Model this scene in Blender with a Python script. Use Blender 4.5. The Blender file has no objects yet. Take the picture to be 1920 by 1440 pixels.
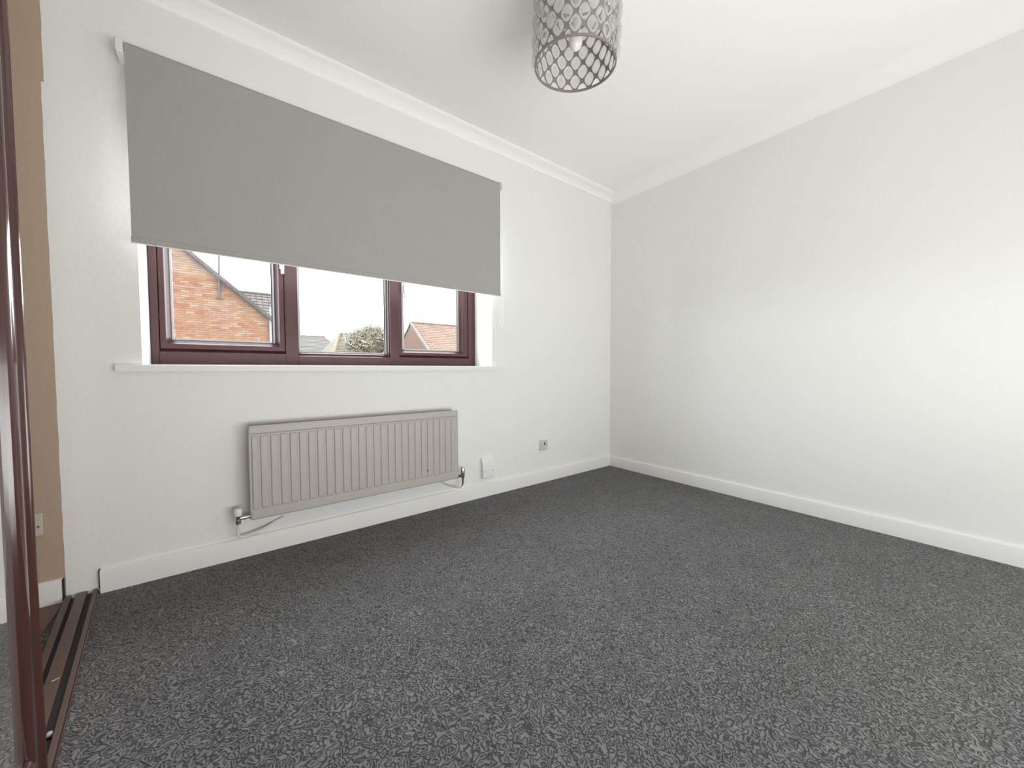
import bpy, math, random
from mathutils import Vector, Matrix
random.seed(7)
R = math.radians
scene = bpy.context.scene
COL = scene.collection

# ------------------------------------------------------------------ camera
cam_d = bpy.data.cameras.new('camera')
cam = bpy.data.objects.new('camera', cam_d); COL.objects.link(cam)
yaw, pitch, roll = R(37.5529), R(-2.2046), R(-0.1252)
fwd = Vector((math.sin(yaw)*math.cos(pitch), math.cos(yaw)*math.cos(pitch), math.sin(pitch)))
rgt = Vector((math.cos(yaw), -math.sin(yaw), 0)); upv = rgt.cross(fwd)
r2 = rgt*math.cos(roll) + upv*math.sin(roll); u2 = -rgt*math.sin(roll) + upv*math.cos(roll)
cam.matrix_world = Matrix(((r2.x, u2.x, -fwd.x, -2.7122), (r2.y, u2.y, -fwd.y, -2.0888),
                           (r2.z, u2.z, -fwd.z, 0.8592), (0, 0, 0, 1)))
cam_d.sensor_width = 36; cam_d.sensor_fit = 'HORIZONTAL'
cam_d.lens = 693.93/1920*36
cam_d.clip_start = 0.02; cam_d.clip_end = 500
scene.camera = cam

# ------------------------------------------------------------------ sky, light, exposure
SKY = 17.0; BOUNCE = 27.5; LOW = 35.0
w = bpy.data.worlds.new('overcast_sky'); scene.world = w; w.use_nodes = True
nt = w.node_tree; nt.nodes.clear()
wo = nt.nodes.new('ShaderNodeOutputWorld'); bg = nt.nodes.new('ShaderNodeBackground')
tc = nt.nodes.new('ShaderNodeTexCoord'); nz = nt.nodes.new('ShaderNodeTexNoise')
rp = nt.nodes.new('ShaderNodeValToRGB')
nz.inputs['Scale'].default_value = 2.5; nz.inputs['Detail'].default_value = 4
rp.color_ramp.elements[0].position = .3; rp.color_ramp.elements[0].color = (.93, .955, 1, 1)
rp.color_ramp.elements[1].position = .7; rp.color_ramp.elements[1].color = (1, 1, 1, 1)
nt.links.new(tc.outputs['Generated'], nz.inputs['Vector']); nt.links.new(nz.outputs['Fac'], rp.inputs['Fac'])
nt.links.new(rp.outputs['Color'], bg.inputs['Color']); bg.inputs['Strength'].default_value = SKY
nt.links.new(bg.outputs[0], wo.inputs['Surface'])

def portal(name, loc, rot, sx, sy):
    l = bpy.data.lights.new(name, 'AREA'); l.shape = 'RECTANGLE'; l.size = sx; l.size_y = sy
    l.cycles.is_portal = True
    o = bpy.data.objects.new(name, l); COL.objects.link(o); o.location = loc; o.rotation_euler = rot
    return o
# the portal only guides the sampling of the sky through the window; it gives off no light
portal('window_portal', (-2.13, .34, 1.46), (R(-90), 0, 0), 1.72, 1.16)
# soft fill light, no source seen, added behind the camera and turned up at the ceiling
al = bpy.data.lights.new('bounce_fill', 'AREA'); al.shape = 'RECTANGLE'; al.size = 2.2; al.size_y = 1.0
al.energy = BOUNCE; al.color = (.99, 1, .98); al.spread = R(158)
ao = bpy.data.objects.new('bounce_fill', al); COL.objects.link(ao); ao.location = (-1.95, -2.80, .42); ao.rotation_euler = (R(151), 0, 0)
# a second added fill light, also unseen, low and level, for the walls under the sill
bl_ = bpy.data.lights.new('level_fill', 'AREA'); bl_.shape = 'RECTANGLE'; bl_.size = 2.4; bl_.size_y = .8
bl_.energy = LOW; bl_.color = (.99, 1, .98)
bo_ = bpy.data.objects.new('level_fill', bl_); COL.objects.link(bo_); bo_.location = (-1.75, -3.30, .50); bo_.rotation_euler = (R(90), 0, 0)
scene.view_settings.view_transform = 'Standard'; scene.view_settings.look = 'None'
scene.view_settings.gamma = 1; scene.view_settings.use_curve_mapping = False
scene.view_settings.exposure = 0.0
cy = scene.cycles
cy.use_denoising = True
cy.max_bounces = 14; cy.diffuse_bounces = 10; cy.glossy_bounces = 5; cy.transmission_bounces = 6; cy.transparent_max_bounces = 16
cy.caustics_reflective = False; cy.caustics_refractive = False
cy.sample_clamp_indirect = 12

# ------------------------------------------------------------------ helpers
def wmat(o):
    m = o.matrix_basis.copy()
    if o.parent: m = wmat(o.parent) @ o.matrix_parent_inverse @ m
    return m

class MB:
    def __init__(s): s.v = []; s.f = []; s.m = []
    def add(s, vs, fs, mi=0):
        b = len(s.v); s.v += [tuple(p) for p in vs]; s.f += [tuple(b+i for i in f) for f in fs]; s.m += [mi]*len(fs); return s
    def box(s, a, b, mi=0):
        (x0, y0, z0), (x1, y1, z1) = a, b
        x0, x1 = min(x0, x1), max(x0, x1); y0, y1 = min(y0, y1), max(y0, y1); z0, z1 = min(z0, z1), max(z0, z1)
        return s.add([(x0,y0,z0),(x1,y0,z0),(x1,y1,z0),(x0,y1,z0),(x0,y0,z1),(x1,y0,z1),(x1,y1,z1),(x0,y1,z1)],
                     [(0,3,2,1),(4,5,6,7),(0,1,5,4),(1,2,6,5),(2,3,7,6),(3,0,4,7)], mi)
    def obox(s, c, ax, ay, az, mi=0):
        c, ax, ay, az = Vector(c), Vector(ax), Vector(ay), Vector(az)
        vs = [c+i*ax+j*ay+k*az for k in (-.5,.5) for i, j in ((-.5,-.5),(.5,-.5),(.5,.5),(-.5,.5))]
        return s.add(vs, [(0,3,2,1),(4,5,6,7),(0,1,5,4),(1,2,6,5),(2,3,7,6),(3,0,4,7)], mi)
    def prism(s, poly, fn, t0, t1, mi=0):
        # poly: list of 2-D points; fn(a,b,t) -> 3-D
        n = len(poly)
        vs = [fn(a, b, t0) for a, b in poly] + [fn(a, b, t1) for a, b in poly]
        fs = [tuple(range(n)), tuple(range(2*n-1, n-1, -1))] + [(i, n+i, n+(i+1) % n, (i+1) % n) for i in range(n)]
        return s.add(vs, fs, mi)
    def tube(s, pts, r, n=10, mi=0, cap=True):
        pts = [Vector(p) for p in pts]; rr = r if isinstance(r, (list, tuple)) else [r]*len(pts)
        rings = []; ref = None
        for i, p in enumerate(pts):
            d = (pts[min(i+1, len(pts)-1)] - pts[max(i-1, 0)]).normalized()
            if ref is None:
                ref = d.orthogonal().normalized()
            ref = (ref - d*ref.dot(d)).normalized(); q = d.cross(ref)
            rings.append([p + rr[i]*(math.cos(2*math.pi*k/n)*ref + math.sin(2*math.pi*k/n)*q) for k in range(n)])
        vs = [v for rg in rings for v in rg]; fs = []
        for i in range(len(pts)-1):
            for k in range(n):
                a, b = i*n+k, i*n+(k+1) % n; fs.append((a, b, b+n, a+n))
        if cap: fs += [tuple(range(n-1, -1, -1)), tuple(range(len(vs)-n, len(vs)))]
        return s.add(vs, fs, mi)
    def lathe(s, prof, base, axis=(0,0,1), n=20, mi=0):
        # prof: (radius, height along the axis)
        ax = Vector(axis).normalized(); base = Vector(base)
        pts = [base + ax*h for _, h in prof]
        ref = ax.orthogonal().normalized(); q = ax.cross(ref); vs = []
        for (r, h), p in zip(prof, pts):
            vs += [p + max(r, 1e-4)*(math.cos(2*math.pi*k/n)*ref + math.sin(2*math.pi*k/n)*q) for k in range(n)]
        fs = []
        for i in range(len(prof)-1):
            for k in range(n):
                a, b = i*n+k, i*n+(k+1) % n; fs.append((a, b, b+n, a+n))
        fs += [tuple(range(n-1, -1, -1)), tuple(range(len(vs)-n, len(vs)))]
        return s.add(vs, fs, mi)
    def obj(s, name, mats, parent=None, kind=None, label=None, bevel=0, smooth=True, local=False, segs=2):
        me = bpy.data.meshes.new(name)
        xs = list(zip(*s.v)); c = Vector([(min(a)+max(a))/2 for a in xs])
        c.z = min(xs[2]) if not parent else c.z
        me.from_pydata([tuple(Vector(p)-c) for p in s.v], [], s.f)
        for m in (mats if isinstance(mats, (list, tuple)) else [mats]): me.materials.append(m)
        me.polygons.foreach_set('material_index', s.m)
        me.validate()
        import bmesh
        bm = bmesh.new(); bm.from_mesh(me); bmesh.ops.recalc_face_normals(bm, faces=bm.faces); bm.to_mesh(me); bm.free()
        if smooth:
            me.polygons.foreach_set('use_smooth', [True]*len(me.polygons)); me.set_sharp_from_angle(angle=R(32))
        o = bpy.data.objects.new(name, me); COL.objects.link(o); o.location = c
        if parent:
            o.parent = parent
            if not local: o.matrix_parent_inverse = wmat(parent).inverted()
        if bevel:
            b = o.modifiers.new('bevel', 'BEVEL'); b.width = bevel; b.segments = segs; b.limit_method = 'ANGLE'; b.angle_limit = R(40)
        if kind: o['kind'] = kind
        if label: o['label'] = label
        return o

def tag(o, label, cat, group=None, kind=None):
    o['label'] = label; o['category'] = cat
    if group: o['group'] = group
    if kind: o['kind'] = kind
    return o
def empty(name, loc, rotz=0, kind=None):
    o = bpy.data.objects.new(name, None); COL.objects.link(o); o.location = loc; o.rotation_euler = (0, 0, rotz)
    o.empty_display_size = .1
    if kind: o['kind'] = kind
    return o

def mat(name, col, rough=.5, metal=0, spec=.5, coat=0, trans=0, bump=None, vary=None, ior=1.45, coat_rough=.1):
    m = bpy.data.materials.new(name); m.use_nodes = True
    n = m.node_tree.nodes; L = m.node_tree.links; b = n['Principled BSDF']
    b.inputs['Base Color'].default_value = (*col, 1); b.inputs['Roughness'].default_value = rough
    b.inputs['Metallic'].default_value = metal; b.inputs['Specular IOR Level'].default_value = spec
    b.inputs['Coat Weight'].default_value = coat; b.inputs['Coat Roughness'].default_value = coat_rough
    b.inputs['Transmission Weight'].default_value = trans; b.inputs['IOR'].default_value = ior
    tcn = n.new('ShaderNodeTexCoord')
    if vary:                                  # (scale, amount, stretch xyz)
        sc, am, st = vary
        mp = n.new('ShaderNodeMapping'); mp.inputs['Scale'].default_value = st
        t = n.new('ShaderNodeTexNoise'); t.inputs['Scale'].default_value = sc; t.inputs['Detail'].default_value = 4
        mx = n.new('ShaderNodeMix'); mx.data_type = 'RGBA'
        mx.inputs['A'].default_value = (*[c*(1-am) for c in col], 1); mx.inputs['B'].default_value = (*[min(1, c*(1+am)) for c in col], 1)
        L.new(tcn.outputs['Object'], mp.inputs['Vector']); L.new(mp.outputs[0], t.inputs['Vector'])
        L.new(t.outputs['Fac'], mx.inputs['Factor']); L.new(mx.outputs['Result'], b.inputs['Base Color'])
    if bump:                                  # (scale, distance)
        t = n.new('ShaderNodeTexNoise'); t.inputs['Scale'].default_value = bump[0]; t.inputs['Detail'].default_value = 3
        bp = n.new('ShaderNodeBump'); bp.inputs['Distance'].default_value = bump[1]; bp.inputs['Strength'].default_value = .6
        L.new(tcn.outputs['Object'], t.inputs['Vector']); L.new(t.outputs['Fac'], bp.inputs['Height']); L.new(bp.outputs[0], b.inputs['Normal'])
    return m

# ------------------------------------------------------------------ materials
M = {}
M['paint'] = mat('white_wall_paint', (.815, .815, .80), .75, spec=.25, bump=(60, .0012), vary=(2.5, .015, (1,1,1)))
M['ceil'] = mat('white_ceiling_paint', (.915, .91, .89), .85, spec=.2, bump=(90, .001))
M['gloss'] = mat('white_gloss_paint', (.80, .798, .785), .38, spec=.4, bump=(25, .0006))
M['fabric'] = mat('grey_blind_fabric', (.385, .38, .37), .85, spec=.15, bump=(900, .0003), vary=(6, .02, (1,1,1)))
M['fabric_back'] = mat('white_blind_backing', (.88, .88, .88), .8, spec=.2)
M['white_plastic'] = mat('white_plastic', (.80, .79, .78), .35)
M['ivory'] = mat('ivory_plastic', (.55, .53, .5), .4)
M['socket'] = mat('grey_white_plastic', (.58, .565, .55), .4)
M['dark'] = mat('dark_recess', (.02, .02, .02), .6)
M['upvc'] = mat('mahogany_window_frame', (.062, .021, .022), .42, spec=.5, coat=.08, vary=(18, .35, (1, 1, .12)), bump=(120, .0004))
M['seal'] = mat('pale_grey_gasket', (.45, .46, .47), .5)
M['seal_dark'] = mat('dark_gasket', (.05, .055, .065), .5)
M['door'] = mat('dark_mahogany_foil', (.066, .024, .019), .17, spec=.5, coat=.5, coat_rough=.08, vary=(14, .3, (1, 1, .08)))
M['track'] = mat('brown_track_laminate', (.115, .075, .062), .38, spec=.5, vary=(10, .2, (1, .1, 1)))
M['board'] = mat('brown_wardrobe_floor', (.14, .07, .05), .5, vary=(12, .2, (1, .2, 1)))
M['rad'] = mat('radiator_enamel', (.465, .438, .415), .4, spec=.4)
M['chrome'] = mat('chrome', (.55, .53, .51), .22, metal=1)
M['brass'] = mat('tarnished_brass', (.20, .15, .11), .35, metal=.9)
M['pipe'] = mat('painted_pipe', (.74, .72, .69), .4)
M['shade'] = mat('taupe_metal', (.27, .24, .22), .45, metal=.2)
def clear_mat(name, col, opacity, rough, trl):
    # clear plastic: part of the light goes straight through, the rest is scattered on both sides
    m = bpy.data.materials.new(name); m.use_nodes = True
    n = m.node_tree.nodes; L = m.node_tree.links; b = n['Principled BSDF']; o = n['Material Output']
    b.inputs['Base Color'].default_value = (*col, 1); b.inputs['Roughness'].default_value = rough
    t = n.new('ShaderNodeBsdfTransparent'); tr_ = n.new('ShaderNodeBsdfTranslucent'); tr_.inputs['Color'].default_value = (*col, 1)
    m1 = n.new('ShaderNodeMixShader'); m1.inputs[0].default_value = trl; m2_ = n.new('ShaderNodeMixShader'); m2_.inputs[0].default_value = opacity
    L.new(b.outputs[0], m1.inputs[1]); L.new(tr_.outputs[0], m1.inputs[2]); L.new(t.outputs[0], m2_.inputs[1]); L.new(m1.outputs[0], m2_.inputs[2])
    L.new(m2_.outputs[0], o.inputs['Surface']); return m
M['gem'] = clear_mat('clear_acrylic', (.60, .58, .57), .24, .08, .4)
M['gem_rim'] = clear_mat('lit_bead_rim', (.95, .95, .94), .9, .4, .6)  # white painted in for the light caught along the clear acrylic edge
M['bulb'] = mat('opal_bulb_glass', (.85, .83, .79), .25)
M['mirror'] = mat('mirror_silver', (.88, .89, .88), .0, metal=1)
_n = M['mirror'].node_tree; _d = _n.nodes.new('ShaderNodeBsdfDiffuse'); _d.inputs['Color'].default_value = (.8, .79, .77, 1)   # thin pale matt layer mixed over the reflection
_x = _n.nodes.new('ShaderNodeMixShader'); _x.inputs[0].default_value = .07
_n.links.new(_n.nodes['Principled BSDF'].outputs[0], _x.inputs[1]); _n.links.new(_d.outputs[0], _x.inputs[2]); _n.links.new(_x.outputs[0], _n.nodes['Material Output'].inputs['Surface'])

def glass_mat():
    m = bpy.data.materials.new('window_glass'); m.use_nodes = True
    n = m.node_tree.nodes; L = m.node_tree.links; n.clear()
    o = n.new('ShaderNodeOutputMaterial'); mx = n.new('ShaderNodeMixShader'); t = n.new('ShaderNodeBsdfTransparent')
    g = n.new('ShaderNodeBsdfGlossy'); g.inputs['Roughness'].default_value = 0.0
    f = n.new('ShaderNodeMapRange'); lw = n.new('ShaderNodeLayerWeight'); lw.inputs['Blend'].default_value = .5   # Schlick, alike from both sides
    pw = n.new('ShaderNodeMath'); pw.operation = 'POWER'; pw.inputs[1].default_value = 5.0
    L.new(lw.outputs['Facing'], pw.inputs[0]); L.new(pw.outputs[0], f.inputs['Value'])
    f.inputs['To Min'].default_value = .022; f.inputs['To Max'].default_value = 1.0
    t.inputs['Color'].default_value = (.94, .955, .95, 1)
    L.new(f.outputs[0], mx.inputs[0]); L.new(t.outputs[0], mx.inputs[1]); L.new(g.outputs[0], mx.inputs[2]); L.new(mx.outputs[0], o.inputs['Surface'])
    return m
M['glass'] = glass_mat()

def wall_back_mat():
    # white emulsion on the room side of the wardrobe line, beige emulsion inside the wardrobe
    m = M['paint'].copy(); m.name = 'window_wall_paint'
    n = m.node_tree.nodes; L = m.node_tree.links; b = n['Principled BSDF']
    old = b.inputs['Base Color'].links[0].from_socket
    g = n.new('ShaderNodeNewGeometry'); sp = n.new('ShaderNodeSeparateXYZ'); L.new(g.outputs['Position'], sp.inputs[0])
    step = n.new('ShaderNodeMath'); step.operation = 'GREATER_THAN'; step.inputs[1].default_value = 1.885; L.new(sp.outputs['Z'], step.inputs[0])
    off = n.new('ShaderNodeMath'); off.operation = 'MULTIPLY_ADD'; off.inputs[1].default_value = -.007
    L.new(step.outputs[0], off.inputs[0]); L.new(sp.outputs['X'], off.inputs[2])
    wob = n.new('ShaderNodeTexNoise'); wob.inputs['Scale'].default_value = 9
    L.new(g.outputs['Position'], wob.inputs['Vector'])
    wa = n.new('ShaderNodeMath'); wa.operation = 'MULTIPLY_ADD'; wa.inputs[1].default_value = .006
    L.new(wob.outputs['Fac'], wa.inputs[0]); L.new(off.outputs[0], wa.inputs[2])
    lt = n.new('ShaderNodeMath'); lt.operation = 'LESS_THAN'; lt.inputs[1].default_value = -3.2075; L.new(wa.outputs[0], lt.inputs[0])
    ly = n.new('ShaderNodeMath'); ly.operation = 'LESS_THAN'; ly.inputs[1].default_value = .01; L.new(sp.outputs['Y'], ly.inputs[0])
    an = n.new('ShaderNodeMath'); an.operation = 'MULTIPLY'; L.new(lt.outputs[0], an.inputs[0]); L.new(ly.outputs[0], an.inputs[1])
    mx = n.new('ShaderNodeMix'); mx.data_type = 'RGBA'; mx.inputs['B'].default_value = (.455, .355, .275, 1)
    L.new(an.outputs[0], mx.inputs['Factor']); L.new(old, mx.inputs['A']); L.new(mx.outputs['Result'], b.inputs['Base Color'])
    return m
M['wall_back'] = wall_back_mat()
M['beige'] = mat('beige_paint', (.455, .355, .275), .8, spec=.2, vary=(3, .05, (1,1,1)))

def carpet_mat():
    m = bpy.data.materials.new('charcoal_loop_carpet'); m.use_nodes = True
    n = m.node_tree.nodes; L = m.node_tree.links; b = n['Principled BSDF']
    b.inputs['Roughness'].default_value = .95; b.inputs['Specular IOR Level'].default_value = .12
    b.inputs['Sheen Weight'].default_value = .15; b.inputs['Sheen Roughness'].default_value = .5
    tcn = n.new('ShaderNodeNewGeometry')
    def noise(scale, detail=0, dist=0):
        t = n.new('ShaderNodeTexNoise'); t.inputs['Scale'].default_value = scale; t.inputs['Detail'].default_value = detail
        t.inputs['Distortion'].default_value = dist; L.new(tcn.outputs['Position'], t.inputs['Vector']); return t
    def math_(op, a, bb=None, v=None):
        k = n.new('ShaderNodeMath'); k.operation = op
        if a is not None: L.new(a, k.inputs[0])
        if bb is not None: L.new(bb, k.inputs[1])
        elif v is not None: k.inputs[1].default_value = v
        return k
    loops = noise(70, 0, .5)
    s1 = math_('MULTIPLY', loops.outputs['Fac'], v=22.0)
    sn = math_('SINE', s1.outputs[0])
    fine = noise(420, 1)
    big = noise(3.2, 3)
    mid = noise(14, 2)
    # height = yarn loops + fuzz
    hh = n.new('ShaderNodeMath'); hh.operation = 'MULTIPLY_ADD'; hh.inputs[1].default_value = .5
    L.new(fine.outputs['Fac'], hh.inputs[0]); L.new(sn.outputs[0], hh.inputs[2])
    bp = n.new('ShaderNodeBump'); bp.inputs['Distance'].default_value = .0022; bp.inputs['Strength'].default_value = .75
    L.new(hh.outputs[0], bp.inputs['Height']); L.new(bp.outputs[0], b.inputs['Normal'])
    mr = n.new('ShaderNodeMapRange'); mr.inputs['From Min'].default_value = -1; mr.inputs['From Max'].default_value = 1.5
    L.new(hh.outputs[0], mr.inputs['Value'])
    cr = n.new('ShaderNodeValToRGB'); e = cr.color_ramp.elements
    e[0].position = .0; e[0].color = (.032, .0325, .033, 1); e[1].position = 1; e[1].color = (.212, .213, .216, 1)
    L.new(mr.outputs[0], cr.inputs['Fac'])
    tone = n.new('ShaderNodeMapRange'); tone.inputs['To Min'].default_value = .86; tone.inputs['To Max'].default_value = 1.14
    tone.inputs['From Min'].default_value = .3; tone.inputs['From Max'].default_value = .7
    av = math_('ADD', big.outputs['Fac'], mid.outputs['Fac']); hv = math_('MULTIPLY', av.outputs[0], v=.5); L.new(hv.outputs[0], tone.inputs['Value'])
    mx = n.new('ShaderNodeMix'); mx.data_type = 'RGBA'; mx.blend_type = 'MULTIPLY'; mx.inputs['Factor'].default_value = 1
    L.new(cr.outputs[0], mx.inputs['A']); L.new(tone.outputs[0], mx.inputs['B']); L.new(mx.outputs['Result'], b.inputs['Base Color'])
    return m
M['carpet'] = carpet_mat()

# ------------------------------------------------------------------ room shell
H = 2.375; YR = -3.40; XL = -3.80
WX0, WX1, WZ0, WZ1 = -2.982, -1.278, .868, 2.03      # window opening (sill board fills to .884)
def wall_with_hole(x0, x1, y0, y1, z0, z1, hx0, hx1, hz0, hz1):
    b = MB()
    b.box((x0, y0, z0), (hx0, y1, z1)); b.box((hx1, y0, z0), (x1, y1, z1))
    b.box((hx0, y0, z0), (hx1, y1, hz0)); b.box((hx0, y0, hz1), (hx1, y1, z1)); return b
wall_with_hole(XL-.1, .1, 0, .32, -.05, H+.1, WX0, WX1, WZ0, WZ1).obj('wall_back', M['wall_back'], kind='structure', smooth=False)
MB().box((0, YR-.1, -.05), (.1, 0, H+.1)).obj('wall_right', M['paint'], kind='structure', smooth=False)
MB().box((XL-.1, YR-.1, -.05), (XL, 0, H+.1)).obj('wall_left', M['beige'], kind='structure', smooth=False)
MB().box((XL, YR-.1, -.05), (0, YR, H+.1)).obj('wall_rear', M['paint'], kind='structure', smooth=False)
MB().box((XL, YR, H), (0, 0, H+.1)).obj('ceiling', M['ceil'], kind='structure', smooth=False)

# carpeted floor, a grid so that its creases are real
def seg_d(px, py, a, b):
    ax, ay = a; bx, by = b; dx, dy = bx-ax, by-ay
    t = max(0, min(1, ((px-ax)*dx+(py-ay)*dy)/(dx*dx+dy*dy))); cx, cy_ = ax+t*dx, ay+t*dy
    e = min(t, 1-t)
    return math.hypot(px-cx, py-cy_), t
CREASES = [((-.85, -1.06), (-1.18, -1.19), .005), ((-1.18, -1.19), (-1.43, -1.284), .007), ((-1.43, -1.284), (-1.81, -1.36), .008),
           ((-1.81, -1.36), (-2.02, -1.35), .004), ((-.90, -1.149), (-1.35, -1.255), .004),
           ((-.02, -2.075), (-.78, -2.078), .007), ((-1.10, -1.83), (-1.45, -1.86), .005), ((-2.1, -.5), (-1.5, -.62), .002)]
def floor_z(x, y):
    z = 0
    for a, b, h in CREASES:
        d, t = seg_d(x, y, a, b)
        if d < .08: z = max(z, .45*h*math.exp(-(d/.018)**2)*min(1, .35+3*min(t, 1-t)))
    return z
b = MB(); NX, NY = 190, 172
x0, x1, y0, y1 = XL, 0, YR, 0
vs = [(x0+(x1-x0)*i/NX, y0+(y1-y0)*j/NY, 0) for j in range(NY+1) for i in range(NX+1)]
vs = [(x, y, floor_z(x, y)) for x, y, _ in vs]
fs = [(j*(NX+1)+i, j*(NX+1)+i+1, (j+1)*(NX+1)+i+1, (j+1)*(NX+1)+i) for j in range(NY) for i in range(NX)]
b.add(vs, fs); fl = b.obj('floor', M['carpet'], kind='structure')
for p in fl.data.polygons: p.use_smooth = True

# skirting boards: rounded top, two lengths on the window wall either side of the wardrobe line
def skirt_prof(hh): return [(0, 0), (.016, 0), (.016, hh-.012), (.0135, hh-.004), (.008, hh), (0, hh)]
bb = MB().prism(skirt_prof(.090), lambda a, z, t: (t, -a, z), -3.121, 0).obj('baseboard_back', M['gloss'], kind='structure')
MB().prism(skirt_prof(.090), lambda a, z, t: (t, -a, z), XL, -3.2165).obj('baseboard_wardrobe', M['gloss'], kind='structure')
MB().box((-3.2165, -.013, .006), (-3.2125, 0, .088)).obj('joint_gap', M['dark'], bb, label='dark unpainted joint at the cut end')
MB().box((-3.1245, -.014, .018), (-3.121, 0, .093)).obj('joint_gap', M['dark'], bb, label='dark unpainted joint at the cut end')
MB().prism(skirt_prof(.088), lambda a, z, t: (-a, t, z), YR, -.016).obj('baseboard_right', M['gloss'], kind='structure')

# coving
def cove(r, lip):
    pts = [(0, H-r-lip), (.005, H-r-lip), (.0075, H-r-lip*.5), (.005, H-r)] if lip else [(0, H-r)]
    for k in range(0, 13):
        t = k/12*math.pi/2
        pts.append((.005*bool(lip) + (r*1.25)*(1-math.cos(t)), H-r + (r-.002)*math.sin(t)))
    return pts + [(pts[-1][0]+.003, H), (0, H)]
OGEE = [(0, H-.058), (.007, H-.0575), (.0095, H-.0555), (.0095, H-.0515), (.0075, H-.0495), (.0095, H-.046), (.017, H-.037), (.029, H-.028), (.042, H-.0225), (.052, H-.0195), (.062, H-.0175), (.071, H-.0140), (.077, H-.009), (.079, H-.004), (.079, H), (0, H)]
MB().prism(OGEE, lambda a, z, t: (t, -a, z), XL, 0).obj('trim_1', M['ceil'], kind='structure')
MB().prism(cove(.075, 0), lambda a, z, t: (-a, t, z), YR, -.005).obj('trim_2', M['ceil'], kind='structure')

# ------------------------------------------------------------------ front window
win = empty('window_1', (-2.13, .25, .884), kind='structure')
D0, D1 = .215, .285
def fb(name, a, b_, m='upvc', parent=win, bev=.004):
    return MB().box(a, b_).obj(name, M[m], parent, bevel=bev)
ZT = 2.02
fb('frame_jamb', (WX0, D0, .884), (-2.952, D1, ZT)); fb('frame_jamb', (-1.334, D0, .884), (WX1, D1, ZT))
def rail(name, x0, x1, z0, z1):      # flat face with a chamfered inner lip
    return MB().prism([(D0, z0), (D1, z0), (D1, z1+.004), (D0+.022, z1+.004), (D0+.006, z1-.010), (D0, z1-.012)],
                      lambda a, z, t: (t, a, z), x0, x1).obj(name, M['upvc'], win)
rail('frame_rail', -2.952, -2.4615, .884, .957); rail('frame_rail', -2.401, -1.899, .884, .946); rail('frame_rail', -1.8395, -1.334, .884, .951)
fb('frame_head', (-2.952, D0, 1.95), (-1.334, D1, ZT))
fb('mullion', (-2.462, D0-.002, .8845), (-2.4005, D1-.002, ZT-.001)); fb('mullion', (-1.8995, D0-.002, .8845), (-1.839, D1-.002, ZT-.001))
# white strip under the frame (mastic)
def ring(x0, x1, z0, z1, wl, wr, wb, wt, prof_y, parent, name, m):
    # mitred picture frame; prof_y: list of (fraction across width, y)
    b = MB(); n = len(prof_y)
    def loop(fr, y): return [(x0+wl*fr, y, z0+wb*fr), (x1-wr*fr, y, z0+wb*fr), (x1-wr*fr, y, z1-wt*fr), (x0+wl*fr, y, z1-wt*fr)]
    vs = []
    for fr, y in prof_y: vs += loop(fr, y)
    fs = []
    for i in range(n):
        j = (i+1) % n
        for k in range(4): fs.append((i*4+k, i*4+(k+1) % 4, j*4+(k+1) % 4, j*4+k))
    return b.add(vs, fs).obj(name, M[m], parent)
SP = [(0, .275), (0, .226), (.06, .222), (.52, .222), (.60, .226), (.66, .236), (1.0, .252), (1.0, .275)]
sashes = []
for x0, x1, z0, wl, wr, wb in ((-2.9515, -2.4625, .958, .040, .044, .046), (-1.8385, -1.3345, .952, .036, .062, .039)):
    s_ = ring(x0, x1, z0, 1.949, wl, wr, wb, .045, SP, win, 'sash', 'upvc'); sashes.append((s_, x0+wl, x1-wr, z0+wb))
def pane(parent, x0, x1, z0, z1):
    g = MB().box((x0-.004, .258, z0-.004), (x1+.004, .262, z1+.004)).obj('pane', M['glass'], parent, smooth=False)
    sp = MB()                                     # pale spacer and gasket seen all round the glass
    t = .007
    sp.box((x0-.003, .251, z0-.004), (x1+.003, .257, z0+t)); sp.box((x0-.003, .251, z1-t), (x1+.003, .257, z1+.003))
    sp.box((x0-.003, .2512, z0), (x0+t, .2568, z1)); sp.box((x1-t, .2512, z0), (x1+.003, .2568, z1))
    sp.obj('gasket', M['seal'], parent, smooth=False)
    sd = MB().box((x1-t-.006, .250, z0), (x1-t, .2566, z1)).obj('gasket', M['seal_dark'], parent, smooth=False)
for s_, a, c, z in sashes: pane(s_, a, c, z, 1.904)
# fixed middle light with its own glazing bead
bead = ring(-2.4003, -1.8997, .947, 1.949, .007, .013, .012, .02, [(0, .272), (0, .232), (.3, .230), (1, .250), (1, .272)], win, 'glazing_bead', 'upvc')
pane(bead, -2.393, -1.913, .9595, 1.93)
# latches
def handle(x, zb, parent, m, dx=0):
    h = MB().box((x-.011, .2105, zb+.03), (x+.011, .2225, zb+.15)).obj('handle', M[m], parent, bevel=.003)
    MB().prism([(-.007, zb), (.007, zb), (.0095, zb+.09), (-.0095, zb+.09)], lambda a, z, t: (x+a+dx, t, z), .186, .199).obj('lever', M[m], h, bevel=.003)
    MB().lathe([(.007, 0), (.007, .014)], (x, .2115, zb+.075), (0, -1, 0), 12).obj('spindle', M[m], h)
handle(-2.470, 1.362, sashes[0][0], 'white_plastic'); handle(-1.808, 1.315, sashes[1][0], 'ivory')
# sill board with ears over the wall face
sill = MB(); sill.prism([(-.022, .857), (-.022, .880), (-.018, .884), (.216, .884), (.216, .857)], lambda a, z, t: (t, a, z), WX0, WX1)
for xa, xb in ((-3.056, WX0), (WX1, -1.20)):
    sill.prism([(-.022, .857), (-.022, .880), (-.018, .884), (.0, .884), (.0, .857)], lambda a, z, t: (t, a, z), xa, xb)
sill.obj('window_sill', M['gloss'], win)
# outside ledge
MB().box((WX0, .29, .86), (WX1, .36, .872)).obj('outer_sill', M['upvc'], win)

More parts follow.
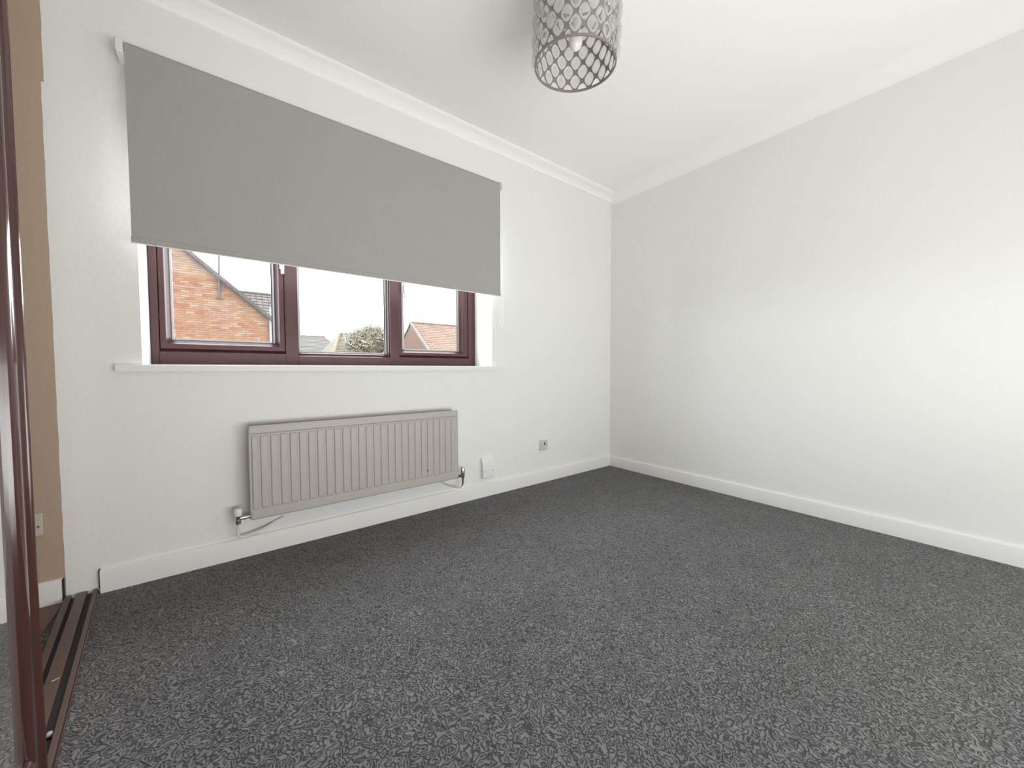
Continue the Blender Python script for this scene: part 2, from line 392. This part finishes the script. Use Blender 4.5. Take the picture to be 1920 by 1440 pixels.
# ------------------------------------------------------------------ roller blind
BX0, BX1, BZ0, BZ1 = -2.987, -1.264, 1.3485, 2.09
bl = tag(empty('roller_blind', (-2.12, -.03, 2.08)), 'wide grey roller blind half lowered over the brown framed window', 'blind')
b = MB(); yf, t = -.0820, .0012
prof = [(yf, BZ0), (yf, 2.0695)]
cy0, cz0, rr = -.0590, 2.0695, .023
for k in range(1, 13):
    a = math.pi - k/12*math.pi*1.1; prof.append((cy0+rr*math.cos(a), cz0+rr*math.sin(a)))
def off(i):
    p0, p1 = prof[max(i-1, 0)], prof[min(i+1, len(prof)-1)]; d = Vector((p1[0]-p0[0], p1[1]-p0[1])).normalized(); return (prof[i][0]+d.y*t, prof[i][1]-d.x*t)
inner = [off(i) for i in range(len(prof))]
n = len(prof); vs = []; 
for x in (BX0, BX1):
    vs += [(x, y, z) for y, z in prof] + [(x, y, z) for y, z in inner]
fo = [(i, i+1, 2*n+i+1, 2*n+i) for i in range(n-1)]; fi = [(n+i, n+i+1, 3*n+i+1, 3*n+i) for i in range(n-1)]
fe = [(0, n, 3*n, 2*n), (n-1, 2*n-1, 4*n-1, 3*n-1)] + [(i, i+1, n+i+1, n+i) for i in range(n-1)] + [(2*n+i, 2*n+i+1, 3*n+i+1, 3*n+i) for i in range(n-1)]
b.add(vs, fo, 0); b.f += fi + fe; b.m += [1]*len(fi) + [0]*len(fe)
b.obj('fabric', [M['fabric'], M['fabric_back']], bl)
MB().tube([(BX0+.004, cy0, cz0), (BX1-.004, cy0, cz0)], .0205, 20).obj('roller_tube', M['white_plastic'], bl)
hem = MB().box((BX0-.001, -.0855, BZ0-.001), (BX1+.001, -.0785, BZ0+.020)).obj('hem_bar', M['fabric'], bl, bevel=.0025)
MB().box((BX0-.0025, -.0852, BZ0-.0055), (BX1+.0025, -.0788, BZ0-.001)).obj('bottom_strip', M['white_plastic'], hem, bevel=.001, label='thin white strip along the hem')
br = MB().box((-3.012, -.079, 2.046), (-2.990, -.0, 2.092)).obj('bracket', M['white_plastic'], bl, bevel=.003)
MB().box((-3.014, -.004, 2.040), (-2.985, 0, 2.118)).obj('bracket_plate', M['white_plastic'], br, bevel=.001)
br2 = MB().box((BX1+.002, -.079, 2.045), (BX1+.018, 0, 2.091)).obj('bracket', M['ivory'], bl, bevel=.003)
MB().lathe([(.021, 0), (.021, .004), (.019, .006)], (BX1+.018, cy0, cz0), (1, 0, 0), 20).obj('chain_wheel', M['white_plastic'], br2)
# bead chain, a closed loop
def chain_pt(sv):
    ln = .90; xx = BX1+.024
    # two strands and a rounded bottom
    if sv < ln: f = sv/ln; return (xx, -.0800+.002*math.sin(f*3), 2.066-sv)
    if sv < ln+.066: a = (sv-ln)/.066*math.pi; return (xx, -.0590-.021*math.cos(a), 2.066-ln-.022*math.sin(a))
    q = sv-ln-.066; return (xx, -.0380-.002*math.sin(q/ln*3), 2.066-ln+q)
L_ = .90*2+.066; cord = MB().tube([chain_pt(L_*i/240) for i in range(241)], .0011, 6)
nb = 300
for i in range(nb):
    c = Vector(chain_pt(L_*i/nb)); r_ = .0022
    vs = [c+Vector(d)*r_ for d in ((1,0,0),(-1,0,0),(0,1,0),(0,-1,0),(0,0,1),(0,0,-1))]
    cord.add(vs, [(0,2,4),(2,1,4),(1,3,4),(3,0,4),(2,0,5),(1,2,5),(3,1,5),(0,3,5)])
cord.obj('bead_chain', M['white_plastic'], bl, kind='stuff')

# ------------------------------------------------------------------ radiator
rd = tag(empty('radiator', (-2.12, -.07, .19)), 'long ribbed off-white panel radiator fixed low on the window wall', 'radiator')
X0, X1, Z0, Z1 = -2.645, -1.602, .193, .614
b = MB()
# pressed front sheet with raised flutes; cross-section swept between the bands
yb, yfl = -.0985, -.1035
b.box((X0+.002, yb, Z0), (X1-.002, -.088, Z1-.001))
b.prism([(yb, Z1-.040), (yfl+.0015, Z1-.036), (yfl, Z1-.033), (yfl, Z1-.006), (yfl+.003, Z1), (yb, Z1)], lambda a, z, t: (t, a, z), X0+.004, X1-.004)
b.prism([(yb, Z0), (yfl+.003, Z0), (yfl, Z0+.006), (yfl, Z0+.036), (yfl+.0015, Z0+.039), (yb, Z0+.042)], lambda a, z, t: (t, a, z), X0+.004, X1-.004)
gx = [-2.6400] + [-2.6075+.0381*k for k in range(27)] + [-1.6050]
for a, c in zip(gx[:-1], gx[1:]):
    if c-a < .014: continue
    zt, zb = Z1-.045, Z0+.047; e = .0028; f = .0042
    lo = [(a+e, yb, zb), (c-e, yb, zb), (c-e, yb, zt), (a+e, yb, zt)]
    hi = [(a+e+f, yfl, zb+f), (c-e-f, yfl, zb+f), (c-e-f, yfl, zt-f), (a+e+f, yfl, zt-f)]
    b.add(lo+hi, [(4,5,6,7), (0,1,5,4), (1,2,6,5), (2,3,7,6), (3,0,4,7)])
b.obj('front_panel', M['rad'], rd, smooth=False, bevel=0)
for xx in (X0+.003, X1-.003): MB().tube([(xx, -.094, Z0+.006), (xx, -.094, Z1-.006)], .0062, 10).obj('edge_seam', M['rad'], rd)
MB().box((X0+.004, -.048, Z0+.004), (X1-.012, -.036, Z1+.001)).obj('back_panel', M['rad'], rd, bevel=.003)
fin = MB(); zz = []
for k in range(0, 61):
    xx = X0+.02+(X1-X0-.04)*k/60; zz.append((xx, -.087 if k % 2 else -.050))
vs = [(x, y, Z0+.05) for x, y in zz]+[(x, y, Z1-.035) for x, y in zz]
fin.add(vs, [(i, i+1, 61+i+1, 61+i) for i in range(60)]); fin.obj('convector_fin', M['rad'], rd, smooth=False)
for xx in (X0+.16, X1-.16):
    MB().box((xx-.015, -.036, Z0+.02), (xx+.015, -.0005, Z1-.05)).obj('wall_bracket', M['rad'], rd, bevel=.002)
MB().lathe([(.0042, 0), (.0036, .0008)], (-1.8045, yfl-.0002, .2745), (0, -1, 0), 9).obj('paint_chip', M['dark'], rd, label='small dark chip in the enamel')
def bend(pts, n=6):
    # smooth a polyline with Catmull-Rom
    P = [Vector(p) for p in pts]; P = [2*P[0]-P[1]] + P + [2*P[-1]-P[-2]]; out = []
    for i in range(1, len(P)-2):
        for k in range(n):
            t = k/n; a, b_, c, d = P[i-1:i+3]
            out.append(.5*((2*b_)+(c-a)*t+(2*a-5*b_+4*c-d)*t*t+(3*b_-a-3*c+d)*t**3))
    return out+[P[-2]]
# left valve
vx, vy = -2.690, -.062
v = MB().lathe([(.0095, 0), (.0112, .002), (.0112, .018), (.0095, .020), (.0088, .026), (.0105, .030), (.0105, .038)], (vx, vy, .176), n=18).obj('valve', M['chrome'], rd)
MB().lathe([(.0125, 0), (.0155, .003), (.0165, .010), (.0165, .026), (.0145, .033), (.008, .035)], (vx, vy, .212), n=18).obj('cap', M['white_plastic'], v, label='white plastic cap')
MB().lathe([(.0085, 0), (.0085, .012), (.0105, .012), (.0105, .022), (.0075, .022), (.0075, .034), (.0115, .034), (.0115, .048)], (vx+.006, vy, .201), (1, 0, 0), 16).obj('union_tail', M['chrome'], v)
MB().tube(bend([(vx, vy, .178), (vx-.001, vy, .155), (vx-.002, vy, .128), (vx+.010, vy+.004, .112), (vx+.035, vy+.012, .110), (-2.60, -.035, .120), (-2.55, -.012, .136), (-2.512, -.006, .150)]), .0052, 10).obj('pipe', M['pipe'], rd)
# right valve
vx, vy = -1.548, -.062
v = MB().lathe([(.0075, 0), (.0095, .003), (.0095, .012), (.0120, .015), (.0120, .027), (.0095, .030)], (vx, vy, .174), n=18).obj('valve', M['brass'], rd)
MB().lathe([(.0095, 0), (.0125, .004), (.0125, .034), (.0105, .040), (.006, .041)], (vx, vy, .203), n=18).obj('cap', M['chrome'], v, label='grey chromed cap')
MB().lathe([(.0075, 0), (.0075, .010), (.0095, .010), (.0095, .018), (.0065, .018), (.0065, .030), (.012, .030), (.012, .042)], (vx-.006, vy, .192), (-1, 0, 0), 16).obj('union_tail', M['brass'], v)
MB().tube(bend([(vx, vy, .176), (vx, vy, .150), (vx-.003, vy+.001, .130)]), [.0058]*7+[.0052]*6, 10).obj('pipe', M['brass'], rd, label='dark bare copper pipe end')
MB().tube(bend([(vx-.003, vy+.001, .1315), (vx-.012, vy+.004, .120), (vx-.035, vy+.012, .119), (-1.62, -.026, .133), (-1.665, -.006, .158)]), .0048, 10).obj('pipe', M['ivory'], rd)

# ------------------------------------------------------------------ boxes and plates on the window wall
jb = tag(empty('junction_box', (-1.33, 0, .131)), 'white plastic box with sloped side above the skirting right of the radiator', 'junction box')
MB().prism([(0, .266), (-.010, .266), (-.019, .250), (-.027, .225), (-.031, .195), (-.031, .133), (-.027, .131), (0, .131)], lambda a, z, t: (t, a, z), -1.375, -1.287).obj('cover', M['white_plastic'], jb, bevel=.0015)
MB().box((-1.3735, -.0325, .1345), (-1.2885, -.0305, .189)).obj('terminal_lid', M['white_plastic'], jb, bevel=.0008)
for xx in (-1.3655, -1.2965): MB().lathe([(.0032, 0), (.0028, .0012)], (xx, -.0325, .178), (0, -1, 0), 10).obj('screw', M['brass'], jb)
so = tag(empty('telephone_socket', (-.808, 0, .241)), 'small square greyish wall socket near the right corner above the skirting', 'socket')
MB().box((-.852, -.006, .2405), (-.765, 0, .3285)).obj('back_plate', M['white_plastic'], so, bevel=.002)
MB().box((-.8465, -.0125, .2445), (-.7705, -.005, .3235)).obj('face', M['socket'], so, bevel=.003)
MB().box((-.8445, -.0155, .2455), (-.7725, -.012, .265)).obj('ledge', M['socket'], so, bevel=.002)
MB().box((-.8085, -.0138, .286), (-.7965, -.012, .303)).obj('port', M['dark'], so)
for xx in (-.8395, -.7775): MB().lathe([(.0034, 0), (.003, .0012)], (xx, -.0122, .284), (0, -1, 0), 10).obj('screw', M['chrome'], so)
pl = tag(empty('wall_plate', (-3.298, 0, .262)), 'pale square plate low on the beige wall inside the wardrobe', 'wall plate')
MB().box((-3.341, -.009, .264), (-3.2555, 0, .345)).obj('plate', mat('pale_beige_plastic', (.56, .5, .45), .4), pl, bevel=.002)
for xx in (-3.328, -3.266): MB().lathe([(.0034, 0), (.003, .0012)], (xx, -.009, .298), (0, -1, 0), 10).obj('screw', M['brass'], pl)

# ------------------------------------------------------------------ wardrobe: track and sliding mirror door (local axes: x out of the door, -y towards the viewer)
ANG = math.atan(.112); OX = -3.1295
def wl(name, rootloc=(OX, 0, 0)): return empty(name, rootloc, ANG)
tr = tag(wl('sliding_door_track'), 'brown two-groove sliding door track on the floor at the left', 'door track')
TW = -2.60
def tbox(name, u0, u1, z0, z1, m, parent=tr, y0=TW, y1=-.004, bev=.0012, label=None):
    return MB().box((u0, y0, z0), (u1, y1, z1)).obj(name, M[m], parent, bevel=bev, local=True, label=label)
tbox('base', -.083, 0, .0, .007, 'dark')
tbox('rail', -.083, -.066, .007, .021, 'track'); tbox('rail', -.055, -.0268, .007, .021, 'track'); tbox('rail', -.0115, 0, .007, .020, 'track')
tbox('edge_strip', 0, .004, .0, .012, 'door', bev=.001)
MB().obox((-.036, -.560, .0213), (.013, .004, 0), (-.0006, .0022, 0), (0, 0, .0006)).obj('paint_fleck', M['white_plastic'], tr, local=True)
MB().box((XL, YR, 0), (-3.212, -.0165, .004)).obj('trim_3', M['board'], kind='structure', smooth=False)

dr = tag(wl('mirror_wardrobe_door'), 'sliding mirror door with glossy dark mahogany frame at the left edge', 'wardrobe door')
W0 = .900; FU = -.003
pr = [(-.032, 0), (-.012, 0)]
for c in (.0035, .0085, .0135):                    # three half-round reeds on the leading edge
    for k in range(7):
        a = math.pi*k/6; pr.append((FU-.0035+.0032*math.sin(a) - (.0015 if c < .004 else 0), c-.0026*math.cos(a)))
pr += [(-.009, .0175), (-.0130, .023), (-.0150, .032), (-.0145, .041), (-.0110, .047), (-.0080, .052), (-.0066, .060), (-.0066, .070), (-.0085, .078), (-.0135, .084), (-.0195, .0855), (-.032, .0855)]
MB().prism(pr, lambda u, a, z: (u, -(W0+a), z), .024, 2.33).obj('stile', M['door'], dr, local=True)
MB().prism([(u, 1.452-a) for u, a in pr], lambda u, a, z: (u, -(W0+a), z), .024, 2.33).obj('stile', M['door'], dr, local=True)
rp_ = [(-.032, .026), (-.006, .026), (-.0035, .030), (-.0035, .094), (-.005, .100), (-.009, .103), (-.010, .107), (-.013, .108), (-.016, .113), (-.020, .114), (-.032, .114)]
MB().prism(rp_, lambda u, z, t: (u, -t, z), W0+.085, 2.352).obj('bottom_rail', M['door'], dr, local=True)
MB().prism([(u, 2.36-z) for u, z in rp_], lambda u, z, t: (u, -t, z), W0+.085, 2.352).obj('top_rail', M['door'], dr, local=True)
MB().box((-.024, -2.352, .112), (-.0195, -(W0+.0845), 2.25)).obj('mirror', M['mirror'], dr, local=True, smooth=False)
MB().box((-.0235, -.784, .010), (-.0135, -.771, .0185)).obj('brush_guide', M['ivory'], dr, local=True, bevel=.003, label='small white guide at the foot')
MB().box((-.0225, -2.30, .0135), (-.0145, -(W0+.05), .027)).obj('runner', M['dark'], dr, local=True)

# ------------------------------------------------------------------ pendant light
PC = Vector((-1.640, -1.089, 2.008))        # centre of the shade's bottom ring
hd = Vector((1.072, .998, 0)).normalized(); sd = Vector((hd.y, -hd.x, 0))
e1 = Vector((.7285, .6782, .0972)).normalized(); e2 = Vector((.6768, -.727, -.036)); e2 = (e2-e1*e2.dot(e1)).normalized(); e3 = e2.cross(e1).normalized()
if e3.z < 0: e3 = -e3
SR, SH, NC = .150, .28, 16
pd = tag(empty('pendant_light', tuple(PC)), 'taupe lattice drum pendant with clear oval beads hanging from the ceiling', 'pendant light')
def sp(phi, h, r=SR): return PC + e1*(r*math.cos(phi)) + e2*(r*math.sin(phi)) + e3*h
dphi = 2*math.pi/NC; dh = .07
lat = MB(); TH = .0022
def hole(k, N=20):
    # rounded diamond, unit half-size
    a = 2*math.pi*k/N; c, s_ = math.cos(a), math.sin(a); ex = 1.5
    rr_ = 1/((abs(c)**ex+abs(s_)**ex)**(1/ex)); return c*rr_, s_*rr_
def diam(k, N=20):
    a = 2*math.pi*k/N; c, s_ = math.cos(a), math.sin(a); rr_ = 1/(abs(c)+abs(s_)); return c*rr_, s_*rr_
cells = []
for i in range(NC):
    for j in range(4): cells.append((i*dphi, dh*(.5+j), 'full'))
    for j in range(1, 4): cells.append(((i+.5)*dphi, dh*j, 'full'))
    cells.append(((i+.5)*dphi, 0, 'low')); cells.append(((i+.5)*dphi, dh*4, 'top'))
for phi0, h0, kind in cells:
    N = 20; ks = list(range(N)) if kind == 'full' else ([k for k in range(0, N//2+1)] if kind == 'low' else [k for k in range(N//2, N+1)])
    outl = []; inl = []
    for k in ks:
        dx, dy = diam(k); hx, hy = hole(k)
        outl.append((phi0+dx*dphi/2, h0+dy*dh/2)); inl.append((phi0+hx*dphi/2*.69, h0+hy*dh/2*.765))
    m = len(ks); closed = kind == 'full'
    vs = [sp(p, h, r) for r in (SR+TH/2, SR-TH/2) for lst in (outl, inl) for p, h in lst]
    fs = []
    for k in range(m if closed else m-1):
        q = (k+1) % m
        fs += [(k, q, m+q, m+k), (2*m+k, 3*m+k, 3*m+q, 2*m+q), (m+k, m+q, 3*m+q, 3*m+k)]
    lat.add(vs, fs)
shade = lat.obj('lamp_shade', M['shade'], pd)
for name, h in (('bottom_ring', 0), ('top_ring', dh*4)):
    b = MB(); N = 72; vs = []
    for k in range(N):
        a = 2*math.pi*k/N; vs += [sp(a, h-.0035, SR-.003), sp(a, h-.0035, SR+.003), sp(a, h+.0035, SR+.003), sp(a, h+.0035, SR-.003)]
    fs = [(4*k+i, 4*k+(i+1) % 4, 4*((k+1) % N)+(i+1) % 4, 4*((k+1) % N)+i) for k in range(N) for i in range(4)]
    b.add(vs, fs).obj(name, M['shade'], pd)
# oval acrylic beads, cut with a bevelled rim and a flat table, set in the full openings
gm = bpy.data.meshes.new('bead'); gv = []; gf = []; NU = 16
rings_ = ((.68, .0002), (1.03, 0), (1.04, .003), (.92, .0095), (.55, .0135))
for fr, zz_ in rings_:
    for i in range(NU):
        hx, hy = hole(i, NU); gv.append((hx*dphi/2*SR*.69*fr, hy*dh/2*.76*fr, zz_))
for j in range(len(rings_)-1):
    for i in range(NU): gf.append((j*NU+i, j*NU+(i+1) % NU, (j+1)*NU+(i+1) % NU, (j+1)*NU+i))
gf += [tuple(range(NU-1, -1, -1)), tuple(range(4*NU, 5*NU))]
gm.from_pydata(gv, [], gf); gm.materials.append(M['gem']); gm.materials.append(M['gem_rim'])
for k in range(NU): gm.polygons[k].material_index = 1
inv = wmat(pd).inverted()
for phi0, h0, kind in cells:
    if kind != 'full': continue
    o = bpy.data.objects.new('bead', gm); COL.objects.link(o); o.parent = pd; o.matrix_parent_inverse = inv
    nrm = e1*math.cos(phi0)+e2*math.sin(phi0); tg = e3.cross(nrm).normalized(); c = sp(phi0, h0, SR+TH/2+.0003)
    o.matrix_basis = Matrix(((tg.x, e3.x, nrm.x, c.x), (tg.y, e3.y, nrm.y, c.y), (tg.z, e3.z, nrm.z, c.z), (0, 0, 0, 1)))
ax0 = PC
spd = MB()
for k in range(3):
    a = k*2*math.pi/3+.4; spd.tube([ax0+e3*(dh*4), sp(a, dh*4, SR-.002)], .0022, 8)
spd.lathe([(.024, -.002), (.024, .002)], ax0+e3*(dh*4), e3, 20).obj('spider', M['shade'], pd)
MB().lathe([(.019, 0), (.021, .004), (.021, .030), (.024, .032), (.024, .044), (.020, .046), (.018, .075), (.008, .085)], ax0+e3*.205, e3, 20).obj('lamp_holder', M['white_plastic'], pd)
MB().lathe([(.001, 0), (.010, .003), (.019, .011), (.024, .022), (.0255, .035), (.024, .050), (.019, .068), (.0145, .085), (.0135, .112), (.0135, .16)], ax0+e3*.050, e3, 24).obj('bulb', M['bulb'], pd)
top = ax0+e3*.288
MB().tube(bend([top, top+Vector((0, 0, .02)), (top.x, top.y, H-.03)]), .0032, 8).obj('flex', M['white_plastic'], pd)
MB().lathe([(.012, -.040), (.030, -.030), (.040, -.012), (.042, 0)], (top.x, top.y, H), n=24).obj('ceiling_rose', M['white_plastic'], pd)

# ------------------------------------------------------------------ outdoors
GZ = -2.7
def m2(name, c, am=.25, rough=.85, sc=6): return mat(name, tuple(.5*v for v in c), rough, spec=.2, vary=(sc, am, (1,1,1)))
BR = [m2('brick_orange', (.185, .098, .058)), m2('brick_red', (.165, .074, .043)), m2('brick_pale', (.205, .135, .092)), m2('brick_pink', (.185, .112, .088))]
mortar = m2('mortar', (.20, .155, .12), .1)
gt_grey = [m2('grey_roof_tile', (.062, .054, .052)), m2('grey_brown_roof_tile', (.072, .056, .050))]
gt_dark = [m2('slate_roof_tile', (.076, .069, .065)), m2('slate_roof_tile_light', (.082, .075, .070))]
gt_olive = [m2('mossy_roof_tile', (.072, .064, .044)), m2('mossy_roof_tile_light', (.078, .070, .050))]
gt_red = [m2('terracotta_roof_tile', (.122, .076, .056)), m2('terracotta_roof_tile_light', (.135, .088, .066))]
verge_m = m2('grey_verge', (.14, .13, .12)); render_m = m2('pale_render', (.13, .12, .11)); white_m = mat('white_outdoor_plastic', (.085, .082, .078), .5)
ground = MB().add([(-60, .4, GZ), (90, .4, GZ), (90, 130, GZ), (-60, 130, GZ)], [(0, 1, 2, 3)]).add([(-60, YR-.3, GZ), (90, YR-.3, GZ), (90, -90, GZ), (-60, -90, GZ)], [(0, 1, 2, 3)])
gnd = ground.obj('ground', m2('grass_and_paving', (.16, .16, .13), .3, sc=.4), kind='structure', smooth=False)

def tiles(b, o, along, up, n_along, n_up, th=.035, mats=2):
    # courses of overlapping tiles from the eave line up the slope
    o, along, up = Vector(o), Vector(along), Vector(up); nrm = along.cross(up).normalized()
    if nrm.z < 0: nrm = -nrm
    la, lu = along.length/n_along, up.length/n_up; a1, u1 = along.normalized(), up.normalized()
    for j in range(n_up):
        for i in range(n_along):
            wv = la*.94; c = o+a1*(la*(i+.5))+u1*(lu*(j+.55))+nrm*(.02+random.uniform(-.004, .004))
            tilt = (u1 - nrm*.09).normalized()
            b.obox(c, a1*wv, tilt*(lu*1.15), nrm*th, random.randrange(mats))

# --- brick house with the big gable
h1 = tag(empty('brick_gable_house', (-5, 16, GZ)), 'orange brick house with a tall gable wall behind the left pane', 'house')
ax_, az_ = -5.0, 5.87; ex_, ez_ = -1.20, 2.45; GY = 14.0
MB().prism([(-8.8, GZ), (ex_, GZ), (ex_, ez_), (ax_, az_), (-8.8, ez_)], lambda x, z, y: (x, y, z), GY, 19).obj('wall', mortar, h1, smooth=False)
br_ = MB(); cz = 1.30; row = 0
sl = (az_-ez_)/(ax_-ex_)
while cz < 5.6:
    xr = ex_ if cz+.065 < ez_ else ex_+(cz+.07-ez_)/sl
    x = -4.75+(.1125 if row % 2 else 0)
    while x < xr-.02:
        xe = min(x+.215, xr-.004)
        if xe-x > .03:
            pal = (cz > 3.95)
            mi = random.choice((2, 2, 3, 0)) if pal else random.choice((0, 0, 1, 2, 0, 3))
            if 3.72 < cz < 3.95: mi = random.choice((1, 0, 1))
            br_.box((x, GY-.010-random.uniform(0, .004), cz), (xe, GY+.002, cz+.065), mi)
        x += .225
    cz += .075; row += 1
br_.obj('brick', BR, h1, kind='stuff', smooth=False)
rv = MB(); d = Vector((ex_+.12-ax_, 0, ez_-.108-az_)); nn = Vector((-d.z, 0, d.x)).normalized()
if nn.z < 0: nn = -nn
rv.obox(Vector((ax_, GY+2.4, az_))+d*.5+nn*.06, d, (0, 5.2, 0), nn*.11); dl = Vector((-d.x, 0, d.z)); nl = Vector((-nn.x, 0, nn.z))
rv.obox(Vector((ax_, GY+2.4, az_))+dl*.5+nl*.06, dl, (0, 5.2, 0), nl*.11)
rv.obj('roof', gt_grey[0], h1, smooth=False)
vb = MB().obox(Vector((ax_, GY-.06, az_))+d*.5+nn*.03, d, (0, .08, 0), nn*.10).obj('verge_board', verge_m, h1, smooth=False)
MB().tube([(-2.866, GY-.09, 3.27), (-2.830, GY-.09, 4.9)], .034, 8).obj('flue_pipe', m2('grey_pole', (.075, .078, .082), .1), h1)
dp = MB().tube(bend([(-1.43, GY-.09, GZ+.1), (-1.43, GY-.09, 1.5), (-1.42, GY-.09, 2.95), (-1.38, GY-.09, 3.12), (-1.28, GY-.09, 3.17), (-1.14, GY-.09, 3.13)]), .045, 10).obj('downpipe', white_m, h1)
MB().tube([(-1.75-.15*0, GY-.03, 1.0), (-1.80, GY-.03, 1.98)], .02, 6).obj('cable', white_m, h1)

def ridge_house(name, label, x0, x1, ye, ze, yr, zr, tm, wm, na, nu, hip_l=0, hip_r=0, gable_l=False, eave=None):
    h = tag(empty(name, ((x0+x1)/2, yr, GZ)), label, 'house')
    yb_ = 2*yr-ye
    MB().box((x0+hip_l+.15, ye+.35, GZ), (x1-hip_r-.15, yb_-.35, ze)).obj('wall', wm, h, smooth=False)
    body = MB().add([(x0, ye, ze), (x1, ye, ze), (x1-hip_r, yr, zr), (x0+hip_l, yr, zr), (x0, yb_, ze), (x1, yb_, ze)],
                    [(0, 1, 2, 3), (4, 3, 2, 5), (0, 3, 4), (1, 5, 2), (0, 4, 5, 1)])
    if gable_l: body.add([(x0+.1, ye, ze), (x0+.1, yb_, ze), (x0+.1, yr, zr-.05)], [(0, 1, 2)])
    body.obj('roof', tm[0], h, smooth=False)
    b = MB(); nseg = nu
    for j in range(nu):                     # courses, shortened where the roof is hipped
        f0 = (j+.5)/nu; xa, xb = x0+hip_l*f0, x1-hip_r*f0; k = max(1, round(na*(xb-xa)/(x1-x0)))
        o = Vector((xa, ye+(yr-ye)*j/nu, ze+(zr-ze)*j/nu)); tiles(b, o, (xb-xa, 0, 0), (0, (yr-ye)/nu, (zr-ze)/nu), k, 1)
    b.obj('roof_tile', tm, h, kind='stuff', smooth=False)
    MB().tube([(x0+hip_l, yr, zr+.03), (x1-hip_r, yr, zr+.03)], .11, 8).obj('ridge_tile', tm[0], h)
    return h
hg = ridge_house('grey_roofed_house', 'house with rows of grey-brown tiles just right of the brick gable', -6.5, -.1, 20.5, 2.2, 25, 5.42, gt_grey, BR[1], 22, 16)
hk = ridge_house('dark_roofed_house', 'distant dark hipped roof at the lower left of the middle pane', -1.38, 9.73, 46.96, 2.44, 53.01, 5.30, gt_dark, BR[1], 34, 15, hip_l=2.7, hip_r=1.87)
ho = ridge_house('olive_roofed_house', 'distant mossy olive roof half hidden behind the bare tree', 5.15, 15.0, 35.5, 2.3, 40, 4.66, gt_olive, BR[0], 32, 14, hip_l=1.55, hip_r=1.5)
MB().tube([(5.15, 35.5, 2.34), (6.70, 40, 4.70)], .13, 8).obj('hip_tile', BR[0], ho)
hr = ridge_house('terracotta_roofed_house', 'house with terracotta tiled roof and orange gable in the right pane', 9.24, 22, 23.2, 1.98, 27, 4.70, gt_red, BR[0], 42, 17)
MB().prism([(23.45, GZ), (30.55, GZ), (30.55, 2.1), (27, 4.62), (23.45, 2.1)], lambda y, z, x: (x, y, z), 9.30, 9.5).obj('gable_wall', BR[0], hr, smooth=False)
g2 = MB(); cz = 1.9; row = 0
while cz < 4.5:
    hw = (4.62-cz-.07)*3.55/2.52; y = 27-hw+(.11 if row % 2 else 0)
    while y < 27+hw-.2:
        g2.box((9.29-random.uniform(0, .004), y, cz), (9.302, y+.21, cz+.065), random.choice((0, 0, 1, 1, 2))); y += .225
    cz += .075; row += 1
g2.obj('brick', BR, hr, kind='stuff', smooth=False)
dv = Vector((0, -3.8, -2.72)); MB().obox(Vector((9.22, 27, 4.70))+dv*.5, dv, (.10, 0, 0), Vector((0, -2.72, 3.8)).normalized()*.20).obox(Vector((9.22, 27, 4.70))+Vector((0, 3.8, -2.72))*.5, (0, 3.8, -2.72), (.10, 0, 0), Vector((0, 2.72, 3.8)).normalized()*.20).obj('verge_board', verge_m, hr, smooth=False)

def aerial(loc, mast, house, s=1.0, rot=.5):
    mt = m2('aerial_metal', (.09, .09, .09), .1)
    a = MB().tube([loc, (loc[0], loc[1], loc[2]+mast)], .022*s, 6).obj('aerial_mast', mt, house)
    b = MB(); top = Vector((loc[0], loc[1], loc[2]+mast-.05)); dx = Vector((math.cos(rot), math.sin(rot), 0))*.9*s; pe = Vector((-dx.y, dx.x, 0)).normalized()
    b.tube([top-dx*.5, top+dx*.5], .015*s, 5)
    for k in range(8): c = top-dx*.5+dx*(k/7); q = pe*(.22-.012*k)*s; b.tube([c-q, c+q], .009*s, 4)
    b.obj('antenna', mt, a, kind='stuff')
aerial((9.55, 27, 4.72), .75, hr)
aerial((-.80, 25, 5.45), .85, hg, .8, 0.2)

# --- bare tree
tree = tag(empty('bare_tree', (8.0, 32.5, GZ)), 'leafless tree with a dense tangle of pale olive twigs in the middle pane', 'tree')
bark = m2('pale_olive_bark', (.27, .25, .19), .3)
tk = MB(); limbs = MB(); twigs = MB()
RAD = (.12, .09, .065, .05, .040, .033)
def inside(q): return ((q.x-8.0)/2.95)**2+((q.y-32.5)/1.3)**2+((q.z-3.2)/2.9)**2 < 1
def grow(p, d, ln, depth):
    pts = [Vector(p)]; q = Vector(p); dd = Vector(d)
    for k in range(3):
        dd = (dd+Vector((random.gauss(0, .18), random.gauss(0, .18), random.gauss(.02, .12)))).normalized(); q = q+dd*ln/3; pts.append(q.copy())
    if not inside(q): return
    r = RAD[depth]
    (limbs if depth < 3 else twigs).tube(pts, [r, r*.85, r*.75, r*.6], 5 if depth < 3 else 3, cap=False)
    if depth >= 5: return
    for k in range(6):
        s_ = pts[random.choice((1, 2, 2, 3, 3))]
        nd = (dd+Vector((random.gauss(0, .7), random.gauss(0, .5), random.gauss(.12, .45)))).normalized()
        grow(s_, nd, ln*random.uniform(.6, .82), depth+1)
base = Vector((7.9, 32.5, GZ)); fork = Vector((8.0, 32.5, 1.6))
tk.tube(bend([base, (7.85, 32.55, -1), fork]), [.32]*6+[.24]*7, 10).obj('trunk', bark, tree)
for k in range(9):
    a = k*2*math.pi/9+.2; grow(fork-Vector((0, 0, random.uniform(0, .6))), Vector((math.cos(a)*.8, math.sin(a)*.4, .75)).normalized(), 1.5, 1)
limbs.obj('branch', bark, tree, kind='stuff'); twigs.obj('twig', bark, tree, kind='stuff')
